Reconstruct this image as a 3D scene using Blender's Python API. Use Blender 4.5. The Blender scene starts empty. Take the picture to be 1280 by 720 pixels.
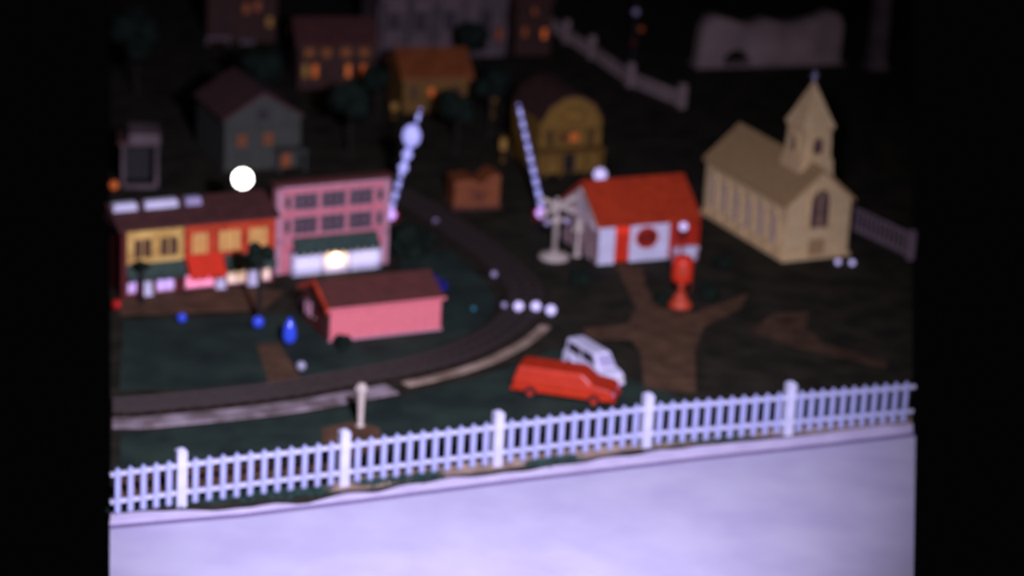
import bpy, math, random
from mathutils import Vector, Matrix, noise
random.seed(7)
SC = bpy.context.scene
COL = SC.collection
PI = math.pi

# ------------------------------------------------------------------ camera
# a toy village on a table; 1 Blender unit = 10 cm
SC.unit_settings.scale_length = 0.1
PITCH, ROLL, FPX, DIST = math.radians(19), 0.055, 3500.0, 41.7
R0 = Vector((1, 0, 0)); U0 = Vector((0, math.sin(PITCH), math.cos(PITCH)))
FW = Vector((0, math.cos(PITCH), -math.sin(PITCH)))
RX = math.cos(ROLL) * R0 + math.sin(ROLL) * U0
UX = -math.sin(ROLL) * R0 + math.cos(ROLL) * U0
cd = bpy.data.cameras.new('camera'); cam = bpy.data.objects.new('camera', cd); COL.objects.link(cam)
cd.sensor_width = 36; cd.lens = FPX / 1280 * 36; cd.clip_end = 300; cd.clip_start = 0.5
M = Matrix((RX, UX, -FW)).transposed().to_4x4(); M.translation = -FW * DIST
cam.matrix_world = M
cd.dof.use_dof = True; cd.dof.focus_distance = 24.0; cd.dof.aperture_fstop = 0.57
SC.camera = cam

# ------------------------------------------------------------------ light, exposure
w = bpy.data.worlds.new('dark_room'); SC.world = w; w.use_nodes = True
w.node_tree.nodes['Background'].inputs[0].default_value = (.5, .45, .6, 1)
w.node_tree.nodes['Background'].inputs[1].default_value = 0.0022
def spot(name, loc, target, energy, color, angle, blend, size):
    l = bpy.data.lights.new(name, 'SPOT'); l.energy = energy; l.color = color
    l.spot_size = math.radians(angle); l.spot_blend = blend; l.shadow_soft_size = size
    o = bpy.data.objects.new(name, l); COL.objects.link(o); o.location = loc
    o.rotation_euler = (Vector(target) - Vector(loc)).to_track_quat('-Z', 'Y').to_euler()
    return o
spot('movie_lamp', (1.2, -20.0, 9.0), (-1.3, -5.2, 0.0), 18500, (.74, .68, 1.0), 57, .9, .45)
spot('background_fill', (3.0, -24.0, 16.0), (1.0, 5.0, 0.0), 1150, (1.0, .86, .72), 70, .9, .6)  # warm fill spot added for the background
SC.view_settings.view_transform = 'Standard'; SC.view_settings.look = 'None'
SC.view_settings.gamma = 1; SC.view_settings.use_curve_mapping = False
SC.view_settings.exposure = 0

# ------------------------------------------------------------------ materials
def mat(name, rgb, rough=.6, rgb2=None, scale=6., bump=0., emit=0., emit_rgb=None, spec=.4, lo=.35, hi=.65):
    m = bpy.data.materials.new(name); m.use_nodes = True
    nt = m.node_tree; b = nt.nodes['Principled BSDF']
    b.inputs['Roughness'].default_value = rough
    b.inputs['Specular IOR Level'].default_value = spec
    tc = nt.nodes.new('ShaderNodeTexCoord')
    n = nt.nodes.new('ShaderNodeTexNoise'); n.inputs['Scale'].default_value = scale; n.inputs['Detail'].default_value = 5
    nt.links.new(tc.outputs['Object'], n.inputs['Vector'])
    cr = nt.nodes.new('ShaderNodeValToRGB')
    rgb2 = rgb2 or tuple(c * .86 for c in rgb)
    cr.color_ramp.elements[0].position = lo; cr.color_ramp.elements[0].color = (*rgb2, 1)
    cr.color_ramp.elements[1].position = hi; cr.color_ramp.elements[1].color = (*rgb, 1)
    nt.links.new(n.outputs['Fac'], cr.inputs['Fac']); nt.links.new(cr.outputs['Color'], b.inputs['Base Color'])
    if bump:
        bp = nt.nodes.new('ShaderNodeBump'); bp.inputs['Strength'].default_value = bump; bp.inputs['Distance'].default_value = .03
        nt.links.new(n.outputs['Fac'], bp.inputs['Height']); nt.links.new(bp.outputs['Normal'], b.inputs['Normal'])
    if emit:
        b.inputs['Emission Color'].default_value = (*(emit_rgb or rgb), 1); b.inputs['Emission Strength'].default_value = emit
    return m
MT = dict(
    felt=mat('dark_felt', (.040, .036, .022), .95, (.017, .016, .010), 2.2, .6, spec=.1),
    lawn=mat('green_felt', (.034, .058, .040), .95, (.018, .030, .024), 1.6, .6, spec=.1),
    soil=mat('brown_soil', (.155, .085, .045), .95, (.085, .048, .027), 3.5, .5, spec=.1),
    soil2=mat('dull_soil', (.12, .070, .040), .95, (.05, .030, .017), 3., .5, spec=.1),
    sand=mat('sand', (.56, .42, .30), .95, (.26, .18, .12), 3.0, .5, spec=.1),
    gravel=mat('grey_gravel', (.46, .38, .40), .95, (.17, .13, .12), 3.2, .7, spec=.1),
    bed=mat('track_bed', (.040, .027, .018), .95, (.022, .016, .011), 4., .6, spec=.1),
    tie=mat('dark_tie', (.028, .020, .015), .8),
    rail=mat('dull_rail', (.06, .045, .038), .6),
    paper=mat('white_paper', (.61, .59, .72), .85, (.53, .50, .66), 1.2, .25, spec=.1),
    ledge=mat('white_edge_paper', (.76, .70, .84), .85, (.64, .57, .72), 2.5, .3, spec=.1),
    seamshade=mat('seam_shade_tone', (.20, .15, .29), .9),  # shade of the gap between the sheets, put into the colour
    white=mat('white_plastic', (.82, .82, .97), .35, spec=.5),
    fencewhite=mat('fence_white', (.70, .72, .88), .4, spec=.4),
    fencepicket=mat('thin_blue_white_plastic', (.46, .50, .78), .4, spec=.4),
    white2=mat('ivory_plastic', (.62, .54, .44), .5),
    tuft=mat('green_tuft', (.030, .085, .060), .9, (.012, .030, .022), 8.),
    church=mat('cream_plastic', (.80, .60, .30), .6, (.66, .48, .23), 9., .3),
    churchroof=mat('tan_roof', (.48, .32, .14), .7, (.38, .25, .10), 14., .5),
    churchwin=mat('purple_glass', (.16, .085, .085), .3, (.07, .03, .045), 6.),
    sidewin=mat('mauve_glass', (.34, .27, .36), .4, (.20, .15, .21), 6.),
    red=mat('red_plastic', (.55, .035, .012), .45, (.48, .028, .010), 6.),
    redroof=mat('red_roof', (.52, .052, .014), .5, (.40, .036, .010), 7., .3),
    redbright=mat('bright_red', (.80, .045, .015), .4),
    wagonred=mat('wagon_red', (.60, .042, .012), .4, (.52, .034, .010), 5.),
    pinklens=mat('pink_lens', (.9, .3, .5), .2, spec=.8),
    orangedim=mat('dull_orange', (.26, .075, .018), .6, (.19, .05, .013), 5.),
    brickdim=mat('darkened_brick', (.060, .022, .014), .8, (.035, .013, .009), 5.),  # brick darkened in the colour for the weak light at the back
    lilacdim=mat('darkened_pale_wall', (.16, .115, .12), .8, (.08, .06, .06), 2.5),  # pale wall with the dimness of the far houses in its colour
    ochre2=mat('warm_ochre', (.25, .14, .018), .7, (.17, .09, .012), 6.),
    darkred=mat('dark_red', (.12, .012, .010), .6),
    orange=mat('orange_red', (.68, .085, .030), .5, (.48, .05, .014), 5.),
    pink=mat('pink_wall', (.92, .235, .255), .7, (.84, .20, .215), 12., .2),
    pinkapt=mat('rose_wall', (.76, .225, .255), .7, (.64, .17, .20), 9.),
    pinktrim=mat('pale_pink_trim', (.62, .33, .38), .6),
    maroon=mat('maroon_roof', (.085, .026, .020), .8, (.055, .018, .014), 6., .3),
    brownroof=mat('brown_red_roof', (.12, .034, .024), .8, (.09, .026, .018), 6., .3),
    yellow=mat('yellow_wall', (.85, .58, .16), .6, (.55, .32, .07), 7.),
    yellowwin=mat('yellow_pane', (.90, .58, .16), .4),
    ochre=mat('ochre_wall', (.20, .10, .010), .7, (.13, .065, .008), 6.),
    greena=mat('green_awning', (.045, .085, .060), .7, (.030, .055, .042), 8.),
    darkgreen=mat('dark_green', (.012, .022, .014), .95, (.006, .010, .007), 5., .8, spec=.1),
    brownglass=mat('brown_glass', (.12, .06, .035), .3),
    glass=mat('dark_glass', (.045, .035, .045), .25),
    mull=mat('grey_trim', (.42, .28, .31), .6),
    greygreen=mat('grey_green_wall', (.065, .068, .050), .7, (.045, .050, .038), 6.),
    roofdim=mat('dull_red_roof', (.085, .036, .030), .8, (.06, .026, .022), 6.),
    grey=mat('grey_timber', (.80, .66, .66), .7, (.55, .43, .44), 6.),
    black=mat('black_paint', (.012, .010, .010), .6),
    rubber=mat('black_rubber', (.010, .010, .012), .7),
    brown=mat('dark_bark', (.018, .012, .009), .9),
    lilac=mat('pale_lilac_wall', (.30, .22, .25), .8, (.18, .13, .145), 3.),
    drape=mat('darkened_white', (.37, .27, .25), .9, (.22, .16, .15), 1.5, .3),  # white darkened in the colour where the light falls off
    blue=mat('blue_glass', (.04, .09, .80), .15, spec=.8, emit=.16, emit_rgb=(.06, .14, 1)),
    bluedull=mat('blue_plastic', (.015, .015, .28), .5),
    teal=mat('teal_bulb', (.03, .25, .32), .2, spec=.8),
    chrome=mat('silver_ball', (.45, .45, .55), .25, spec=.8),
    globe=mat('lit_globe', (.9, .9, 1), .3, emit=7, emit_rgb=(1, .97, .90)),
    bulb=mat('lilac_bulb', (.8, .75, 1), .2, emit=.55, emit_rgb=(.60, .52, 1)),
    bulbdim=mat('dim_bulb', (.5, .45, .65), .2, spec=.6),
    litwhite=mat('lit_shop_window', (.8, .78, .9), .4, emit=.45, emit_rgb=(.74, .68, 1)),
    litpink=mat('lit_pink_window', (.8, .4, .5), .4, emit=.85, emit_rgb=(1, .22, .42)),
    litpeach=mat('lit_peach_window', (.8, .7, .6), .4, emit=.6, emit_rgb=(1, .66, .42)),
    litlilac=mat('lit_lilac_window', (.7, .6, .9), .4, emit=.5, emit_rgb=(.62, .36, 1)),
    warm=mat('warm_bulb', (1, .8, .6), .3, emit=9, emit_rgb=(1, .66, .38)),
    litorange=mat('lit_orange_window', (.5, .2, .05), .4, (.3, .08, .02), 5., emit=.26, emit_rgb=(1, .16, .02)),
    litdim=mat('dim_orange_window', (.25, .08, .02), .5, emit=.045, emit_rgb=(1, .17, .03)),
    litgold=mat('dim_gold_window', (.25, .15, .03), .5, emit=.055, emit_rgb=(1, .42, .05)),
    litdoor=mat('lit_red_pane', (.8, .05, .02), .4, emit=.30, emit_rgb=(1, .04, .01)),
    redlamp=mat('red_lens', (.6, .01, .03), .2, emit=.12, emit_rgb=(1, .02, .06)),
    redlight=mat('dim_red_bulb', (.4, .01, .01), .2, emit=.10, emit_rgb=(1, .02, .01)),
    violet=mat('violet_lens', (.7, .5, 1), .2, emit=1.0, emit_rgb=(.62, .38, 1)),
    armglow=mat('gate_arm_glow', (.65, .68, 1.0), .3, emit=.5, emit_rgb=(.36, .36, 1)),  # faint glow added so the arms look lit
    armdark=mat('gate_arm_dark_band', (.10, .10, .26), .4),
)

# ------------------------------------------------------------------ mesh helpers
class MB:
    def __init__(s): s.v = []; s.f = []
    def add(s, vs, fs):
        n = len(s.v); s.v += [tuple(v) for v in vs]; s.f += [tuple(i + n for i in f) for f in fs]; return s
    def box(s, x0, x1, y0, y1, z0, z1):
        return s.add([(x0, y0, z0), (x1, y0, z0), (x1, y1, z0), (x0, y1, z0), (x0, y0, z1), (x1, y0, z1), (x1, y1, z1), (x0, y1, z1)],
                     [(0, 3, 2, 1), (4, 5, 6, 7), (0, 1, 5, 4), (1, 2, 6, 5), (2, 3, 7, 6), (3, 0, 4, 7)])
    def prism(s, poly, a, b, T=lambda u, v, n: (u, n, v)):
        k = len(poly)
        vs = [T(u, v, a) for u, v in poly] + [T(u, v, b) for u, v in poly]
        return s.add(vs, [tuple(range(k)), tuple(range(2 * k - 1, k - 1, -1))] + [(i, i + k, (i + 1) % k + k, (i + 1) % k) for i in range(k)])
    def ring(s, outer, inner, a, b, T):
        k = len(outer)
        vs = [T(u, v, a) for u, v in outer] + [T(u, v, a) for u, v in inner] + [T(u, v, b) for u, v in outer] + [T(u, v, b) for u, v in inner]
        fs = []
        for i in range(k):
            j = (i + 1) % k
            fs += [(i, j, j + k, i + k), (i + 2 * k, i + 3 * k, j + 3 * k, j + 2 * k), (i, i + 2 * k, j + 2 * k, j), (i + k, j + k, j + 3 * k, i + 3 * k)]
        return s.add(vs, fs)
    def tube(s, p0, p1, r0, r1=None, n=12):
        r1 = r0 if r1 is None else r1; p0 = Vector(p0); p1 = Vector(p1); d = (p1 - p0).normalized()
        a = d.orthogonal().normalized(); b = d.cross(a)
        vs = []
        for p, r in ((p0, r0), (p1, r1)):
            for i in range(n):
                t = 2 * PI * i / n; vs.append(p + a * (r * math.cos(t)) + b * (r * math.sin(t)))
        return s.add(vs, [tuple(range(n)), tuple(range(2 * n - 1, n - 1, -1))] + [(i, (i + 1) % n, (i + 1) % n + n, i + n) for i in range(n)])
    def lathe(s, prof, c=(0, 0, 0), n=20):
        vs = []; fs = []
        for r, z in prof:
            for i in range(n):
                t = 2 * PI * i / n; vs.append((c[0] + r * math.cos(t), c[1] + r * math.sin(t), c[2] + z))
        for k in range(len(prof) - 1):
            for i in range(n):
                j = (i + 1) % n; fs.append((k * n + i, k * n + j, (k + 1) * n + j, (k + 1) * n + i))
        fs.append(tuple(range(n - 1, -1, -1))); fs.append(tuple(range((len(prof) - 1) * n, len(prof) * n)))
        return s.add(vs, fs)
    def ball(s, c, r, n=16, sz=1.):
        return s.lathe([(max(r * math.sin(PI * k / 12), 1e-4), -r * sz * math.cos(PI * k / 12)) for k in range(13)], c, n)
    def build(s, name, m, parent=None, smooth=False, bevel=0.):
        me = bpy.data.meshes.new(name); me.from_pydata(s.v, [], s.f); me.validate(); 
        import bmesh
        bm = bmesh.new(); bm.from_mesh(me); bmesh.ops.recalc_face_normals(bm, faces=bm.faces); bm.to_mesh(me); bm.free()
        me.materials.append(MT[m] if isinstance(m, str) else m)
        if smooth:
            for p in me.polygons: p.use_smooth = True
        o = bpy.data.objects.new(name, me); COL.objects.link(o)
        if parent: o.parent = parent
        if bevel:
            md = o.modifiers.new('bevel', 'BEVEL'); md.width = bevel; md.segments = 2; md.limit_method = 'ANGLE'
        return o
def tag(o, label, cat, group=None, kind=None):
    o['label'] = label; o['category'] = cat
    if group: o['group'] = group
    if kind: o['kind'] = kind
    return o
def thing(name, label, cat, loc=(0, 0, 0), deg=0, group=None):
    o = bpy.data.objects.new(name, None); COL.objects.link(o)
    o.location = loc; o.rotation_euler = (0, 0, math.radians(deg)); o.empty_display_size = .2
    return tag(o, label, cat, group)
def copy_tree(o, parent=None):
    c = o.copy(); COL.objects.link(c)
    if parent is not None: c.parent = parent
    for ch in [x for x in bpy.data.objects if x.parent == o]: copy_tree(ch, c)
    return c
FRONT = lambda u, v, n: (u, -n, v)            # on the front wall (y = 0), n outward
def LEFT(x=0.): return lambda u, v, n: (x - n, u, v)   # on the left end wall
def FRONTY(y): return lambda u, v, n: (u, y - n, v)
def outline(x0, x1, z0, z1, style):
    if style == 'arch':
        cx, r = (x0 + x1) / 2, (x1 - x0) / 2; zs = z1 - r * 1.25
        return [(x0, z0), (x1, z0)] + [(cx + r * math.cos(t), zs + (z1 - zs) * math.sin(t)) for t in [PI * i / 10 for i in range(11)]]
    if style == 'round':
        cx, cz, a, b = (x0 + x1) / 2, (z0 + z1) / 2, (x1 - x0) / 2, (z1 - z0) / 2
        return [(cx + a * math.cos(t), cz + b * math.sin(t)) for t in [2 * PI * i / 20 for i in range(20)]]
    return [(x0, z0), (x1, z0), (x1, z1), (x0, z1)]
def window(par, x0, x1, z0, z1, frame, pane, T=FRONT, style='', fw=.03, mull=(0, 0), name='window', depth=.03):
    out = outline(x0, x1, z0, z1, style); cx, cz = (x0 + x1) / 2, (z0 + z1) / 2
    inn = [(cx + (u - cx) * (1 - 2 * fw / (x1 - x0)), cz + (v - cz) * (1 - 2 * fw / (z1 - z0))) for u, v in out]
    m = MB(); m.ring(out, inn, -.004, depth, T)
    for i in range(mull[0]):
        x = x0 + (x1 - x0) * (i + 1) / (mull[0] + 1); m.prism([(x - fw / 3, z0 + fw / 2), (x + fw / 3, z0 + fw / 2), (x + fw / 3, z1 - fw / 2), (x - fw / 3, z1 - fw / 2)], 0, depth * .8, T)
    for i in range(mull[1]):
        z = z0 + (z1 - z0) * (i + 1) / (mull[1] + 1); m.prism([(x0 + fw / 2, z - fw / 3), (x1 - fw / 2, z - fw / 3), (x1 - fw / 2, z + fw / 3), (x0 + fw / 2, z + fw / 3)], 0, depth * .8, T)
    f = m.build(name, frame, par)
    MB().prism(inn, -.003, depth * .35, T).build('pane', pane, f)
    return f
def door(par, x0, x1, z0, z1, m, T=FRONT, knob='white2'):
    d = MB().prism([(x0, z0), (x1, z0), (x1, z1), (x0, z1)], -.003, .02, T)
    h = (z1 - z0) * .12; g = (x1 - x0) * .18
    for a, b in ((z0 + h, z0 + (z1 - z0) * .45), (z0 + (z1 - z0) * .55, z1 - h)):
        d.ring([(x0 + g, a), (x1 - g, a), (x1 - g, b), (x0 + g, b)], [(x0 + g * 1.4, a + g * .4), (x1 - g * 1.4, a + g * .4), (x1 - g * 1.4, b - g * .4), (x0 + g * 1.4, b - g * .4)], .018, .03, T)
    o = d.build('door', m, par)
    MB().ball(T(x1 - g * .6, (z0 + z1) / 2, .03), .014, 8).build('door_knob', knob, o)
    return o
def gable_front(par, W, D, hw, hr, wall, roof, over=.06, th=.04, wname='wall', gambrel=False, y0=0.):
    """ridge running back from the front gable"""
    if gambrel: top = [(W, hw), (W * .86, hw + (hr - hw) * .62), (W * .64, hr - .02), (W * .5, hr), (W * .36, hr - .02), (W * .14, hw + (hr - hw) * .62), (0, hw)]
    else: top = [(W, hw), (W / 2, hr), (0, hw)]
    MB().prism([(0, 0), (W, 0)] + top, y0, D).build(wname, wall, par)
    sl = (hr - hw) / (W / 2)
    e = [(u, v) for u, v in top]
    if not gambrel: e[0] = (W + over, hw - sl * over); e[-1] = (-over, hw - sl * over)
    m = MB(); m.prism(e + [(u, v + th * (1.3 if u not in (e[0][0], e[-1][0]) else 1)) for u, v in e][::-1], y0 - over, D + over)
    return m.build('roof', roof, par)
def gable_side(par, W, D, hw, hr, wall, roof, over=.06, th=.04, x0=0.):
    """ridge running parallel to the front wall"""
    T = lambda u, v, n: (n, u, v)
    MB().prism([(0, 0), (D, 0), (D, hw), (D / 2, hr), (0, hw)], x0, W, T).build('wall', wall, par)
    sl = (hr - hw) / (D / 2); e = [(-over, hw - sl * over), (D / 2, hr), (D + over, hw - sl * over)]
    return MB().prism(e + [(u, v + th) for u, v in e][::-1], x0 - over, W + over, T).build('roof', roof, par)

# ------------------------------------------------------------------ ground
def slab(name, pts, z0, z1, m, kind=None, **k):
    o = MB().prism(pts, z0, z1, lambda u, v, n: (u, v, n)).build(name, m, None)
    if kind: o['kind'] = kind
    return o
def lerp_edge(a, b, y):          # point on the straight side edge a-b at a given y
    t = (y - a[1]) / (b[1] - a[1]); return (a[0] + (b[0] - a[0]) * t, y)
BL, BR, TR_, TL_ = (-4.18, -11.84), (4.72, -10.72), (9.15, 26.93), (-9.4, 22.05)
FOLD = [(-4.57, -9.30), (-3.09, -8.77), (-1.89, -8.22), (.13, -7.26), (2.47, -6.20), (3.85, -5.62), (5.4, -4.94)]
GREEN = [(x, y - d) for (x, y), d in zip([(-4.60, -8.97), (-4.0, -8.86), (-3.4, -8.66), (-2.84, -8.43), (-2.3, -8.22), (-1.91, -7.98), (-1.45, -7.74), (-1.05, -7.50), (-.6, -7.30), (-.27, -7.12), (.3, -6.88), (.73, -6.66), (1.2, -6.36), (1.76, -6.08), (2.3, -5.88), (2.81, -5.63), (3.4, -5.42), (3.87, -5.26), (4.6, -4.92), (5.43, -4.60)], [.02, .06, .09, .10, .12, .13, .12, .10, .10, .10, .12, .12, .14, .12, .08, .10, .08, .04, .04, .02])]
def jag(pts, amp, n=4, seed=0):
    out = []
    for i in range(len(pts) - 1):
        for k in range(n):
            t = k / n; x = pts[i][0] * (1 - t) + pts[i + 1][0] * t; y = pts[i][1] * (1 - t) + pts[i + 1][1] * t
            d = amp * noise.noise(Vector((x * 2.3, y * 2.3, seed))) if not (i == 0 and k == 0) else 0
            out.append((x, y + d))
    out.append(pts[-1]); return out
g = jag(GREEN, .10, 4, 3)
slab('floor', g + [TR_, TL_], -.30, 0, 'felt', 'structure')                 # the table under the village
led = slab('white_paper_edging', FOLD + g[::-1], -.30, .0, 'ledge')
tag(led, 'narrow white paper strip running between the front fence and the dark seam', 'paper strip')
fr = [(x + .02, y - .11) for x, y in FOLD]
sh = slab('white_paper_sheet', [BL, BR] + fr[::-1], -.30, -.015, 'paper')
tag(sh, 'large plain white paper sheet covering the front of the table', 'paper sheet')
seam = slab('trim_seam_shade', FOLD + fr[::-1], -.30, -.012, 'seamshade', 'structure')  # dark strip standing in for the shaded gap
def mound(name, pts, h, m, label, cat, amp=.08, seed=1, group=None):
    p = jag(pts + [pts[0]], amp, 4, seed)[:-1]
    c = (sum(x for x, y in p) / len(p), sum(y for x, y in p) / len(p))
    o = slab(name, p, -.01, h, m); return tag(o, label, cat, group)
mound('grass_mat', [(-5.10, -5.05), (-4.0, -4.75), (-3.0, -4.3), (-2.1, -3.75), (-1.2, -3.1), (-.75, -2.5), (-.35, -1.6), (-.2, -.7), (-.45, .3), (-1.0, 1.6), (-1.7, 1.4), (-1.7, -.6), (-2.9, -1.6), (-3.6, -1.8), (-5.45, -2.35)], .006, 'lawn', 'dark green felt lawn inside the curve of the railway track', 'lawn')
mound('grass_mat', [(-4.70, -7.7), (-3.6, -7.3), (-1.9, -6.6), (0, -5.6), (1.9, -4.9), (2.5, -4.3), (1.7, -3.6), (1.0, -2.6), (.6, -2.6), (0, -3.4), (-.6, -4.0), (-1.3, -4.6), (-2.2, -5.25), (-3.0, -5.7), (-4.85, -6.5)], .006, 'lawn', 'dark green felt lawn between the railway track and the front fence', 'lawn', seed=5)
mound('dirt_path', [(1.57, 1.30), (1.98, 1.33), (2.01, .34), (2.19, -.53), (2.71, -.7), (3.54, .3), (3.39, -.33), (2.8, -1.3), (2.62, -2.33), (2.57, -3.91), (1.87, -3.86), (1.85, -2.46), (1.74, -1.98), (1.12, -2.05), (1.06, -1.65), (1.7, -1.31), (1.84, -.59), (1.68, .47)], .010, 'soil', 'brown dirt path forking in front of the red roofed white building', 'path')
mound('dirt_path', [(3.44, -1.37), (3.9, -.5), (4.42, -.27), (4.3, -1.06), (4.5, -1.7), (5.35, -2.28), (5.3, -2.55), (4.36, -2.06), (3.98, -1.86), (3.72, -1.5)], .010, 'soil2', 'dim brown dirt path below the church, narrowing towards the right', 'path', seed=4)
mound('sidewalk', [(-5.62, -1.42), (-3.80, -.62), (-3.35, -.80), (-3.54, -1.55), (-5.53, -2.12)], .014, 'soil', 'brown walk in front of the yellow and red shop row', 'path', .03, 6)
mound('dirt_patch', [(-3.5, -3.0), (-3.2, -2.9), (-2.80, -4.14), (-2.80, -4.44), (-3.2, -4.41)], .012, 'soil', 'small brown dirt patch left of the blue bulb', 'dirt patch', .05, 7)
mound('sand_patch', [(-2.3, -8.0), (-1.75, -7.9), (-1.05, -7.46), (-.27, -7.10), (.8, -6.60), (1.76, -6.04), (2.9, -5.58), (4.0, -5.20), (5.4, -4.60), (5.48, -4.2), (4.0, -4.75), (2.9, -5.15), (1.9, -5.65), (.8, -6.2), (-.1, -6.7), (-1.0, -7.1), (-1.9, -7.55)], .010, 'sand', 'tan sandy strip under the right part of the front fence', 'sand', .05, 8)
mound('sand_patch', [(-2.35, -6.0), (-1.9, -5.65), (-1.6, -5.9), (-1.55, -6.5), (-1.9, -6.9), (-2.3, -6.5)], .012, 'soil', 'brown patch at the foot of the lone white post', 'dirt patch', .05, 9)
mound('sand_patch', [(-4.60, -8.75), (-3.6, -8.35), (-2.6, -7.9), (-2.0, -7.55), (-2.2, -7.1), (-3.6, -7.45), (-4.70, -7.95)], .012, 'soil', 'brown soil strip behind the left end of the front fence', 'dirt patch', .05, 10)
# grass tufts along the fence foot
def tufts(regions, label, seed):
    rnd = random.Random(seed); m = MB()
    for (x0, y0, x1, y1, wd, n) in regions:
        for _ in range(n):
            t = rnd.random(); x = x0 + (x1 - x0) * t + rnd.gauss(0, wd * .4); y = y0 + (y1 - y0) * t + rnd.gauss(0, wd * .4)
            for k in range(3):
                a = rnd.random() * 6.3; hh = rnd.uniform(.03, .085); bx, by = x + rnd.gauss(0, .02), y + rnd.gauss(0, .02)
                dx, dy = math.cos(a) * .014, math.sin(a) * .014
                m.add([(bx - dx, by - dy, 0), (bx + dx, by + dy, 0), (bx + dy * .7, by - dx * .7, 0), (bx + rnd.gauss(0, .02), by + rnd.gauss(0, .02), hh)], [(0, 1, 3), (1, 2, 3), (2, 0, 3)])
    return tag(m.build('grass_tufts', 'tuft'), label, 'grass', None, 'stuff')
tufts([(-4.55, -8.80, -2.1, -7.95, .16, 620), (-1.75, -7.72, -.75, -7.30, .13, 260), (.35, -6.80, .95, -6.52, .10, 130), (1.7, -5.97, 3.2, -5.42, .08, 200)], 'rough green grass tufts along the foot of the front fence', 2)

# ------------------------------------------------------------------ railway track
def spline(pts, step):
    P = [Vector((*p, 0)) for p in pts]; P = [2 * P[0] - P[1]] + P + [2 * P[-1] - P[-2]]
    raw = []
    for i in range(1, len(P) - 2):
        for k in range(24):
            t = k / 24; a, b, c, d = P[i - 1], P[i], P[i + 1], P[i + 2]
            raw.append(.5 * ((2 * b) + (c - a) * t + (2 * a - 5 * b + 4 * c - d) * t * t + (3 * b - a - 3 * c + d) * t ** 3))
    raw.append(P[-2]); out = [raw[0]]; acc = 0
    for i in range(1, len(raw)):
        s = (raw[i] - raw[i - 1]).length
        while acc + s >= step:
            q = raw[i - 1].lerp(raw[i], (step - acc) / s); out.append(q); s -= step - acc; raw[i - 1] = q; acc = 0
        acc += s
    return out
TP = [(-4.98, -5.72), (-3.9, -5.27), (-3.0, -4.82), (-2.19, -4.28), (-1.36, -3.69), (-.72, -3.06), (-.24, -2.3), (.08, -1.51), (.22, -.68), (.15, .10), (-.12, .9), (-.53, 1.8), (-1.1, 2.9), (-1.75, 4.0), (-2.6, 5.0)]
def sweep(m, line, o0, o1, z0, z1, cut=True):
    n = len(line); vs = []
    for i, p in enumerate(line):
        t = (line[min(i + 1, n - 1)] - line[max(i - 1, 0)]).normalized(); s = Vector((-t.y, t.x, 0))
        a, b = p + s * o0, p + s * o1
        if i == 0 and cut:        # the table's left edge cuts the track
            a.x = -4.14 - (a.y + 11.84) * .154; b.x = -4.14 - (b.y + 11.84) * .154
        vs += [(a.x, a.y, z0), (a.x, a.y, z1), (b.x, b.y, z1), (b.x, b.y, z0)]
    fs = [(0, 1, 2, 3), (4 * n - 1, 4 * n - 2, 4 * n - 3, 4 * n - 4)]
    for i in range(n - 1):
        for k in range(4): fs.append((4 * i + k, 4 * i + (k + 1) % 4, 4 * i + 4 + (k + 1) % 4, 4 * i + 4 + k))
    return m.add(vs, fs)
line = spline(TP, .12)
trk = thing('railway_track', 'toy railway track curving round the green lawn past the pink house', 'railway track', (0, 0, 0))
sweep(MB(), line, -.34, .34, -.01, .035).build('roadbed', 'bed', trk)
for o in (-.19, 0, .19): sweep(MB(), line, o - .013, o + .013, .05, .10).build('rail', 'rail', trk)
tl = spline(TP, .21); t0 = MB().box(-.035, .035, -.27, .27, .03, .055).build('tie', 'tie', trk)
for i, p in enumerate(tl):
    c = t0 if i == 0 else t0.copy()
    if i: COL.objects.link(c)
    q = tl[min(i + 1, len(tl) - 1)] - tl[max(i - 1, 0)]
    c.location = (p.x, p.y, 0); c.rotation_euler = (0, 0, math.atan2(q.y, q.x))
verge = sweep(MB(), [p for p in line if p.y < -4.0], -.68, -.34, -.01, .018).build('gravel_verge', 'gravel')
tag(verge, 'pale grey gravel strip along the near side of the railway track', 'gravel')
verge = sweep(MB(), [p for p in line if -3.95 < p.y < -1.4], -.52, -.36, -.01, .018, False).build('gravel_verge', 'sand')
tag(verge, 'thin tan gravel edge along the outside of the track bend', 'gravel')

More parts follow.
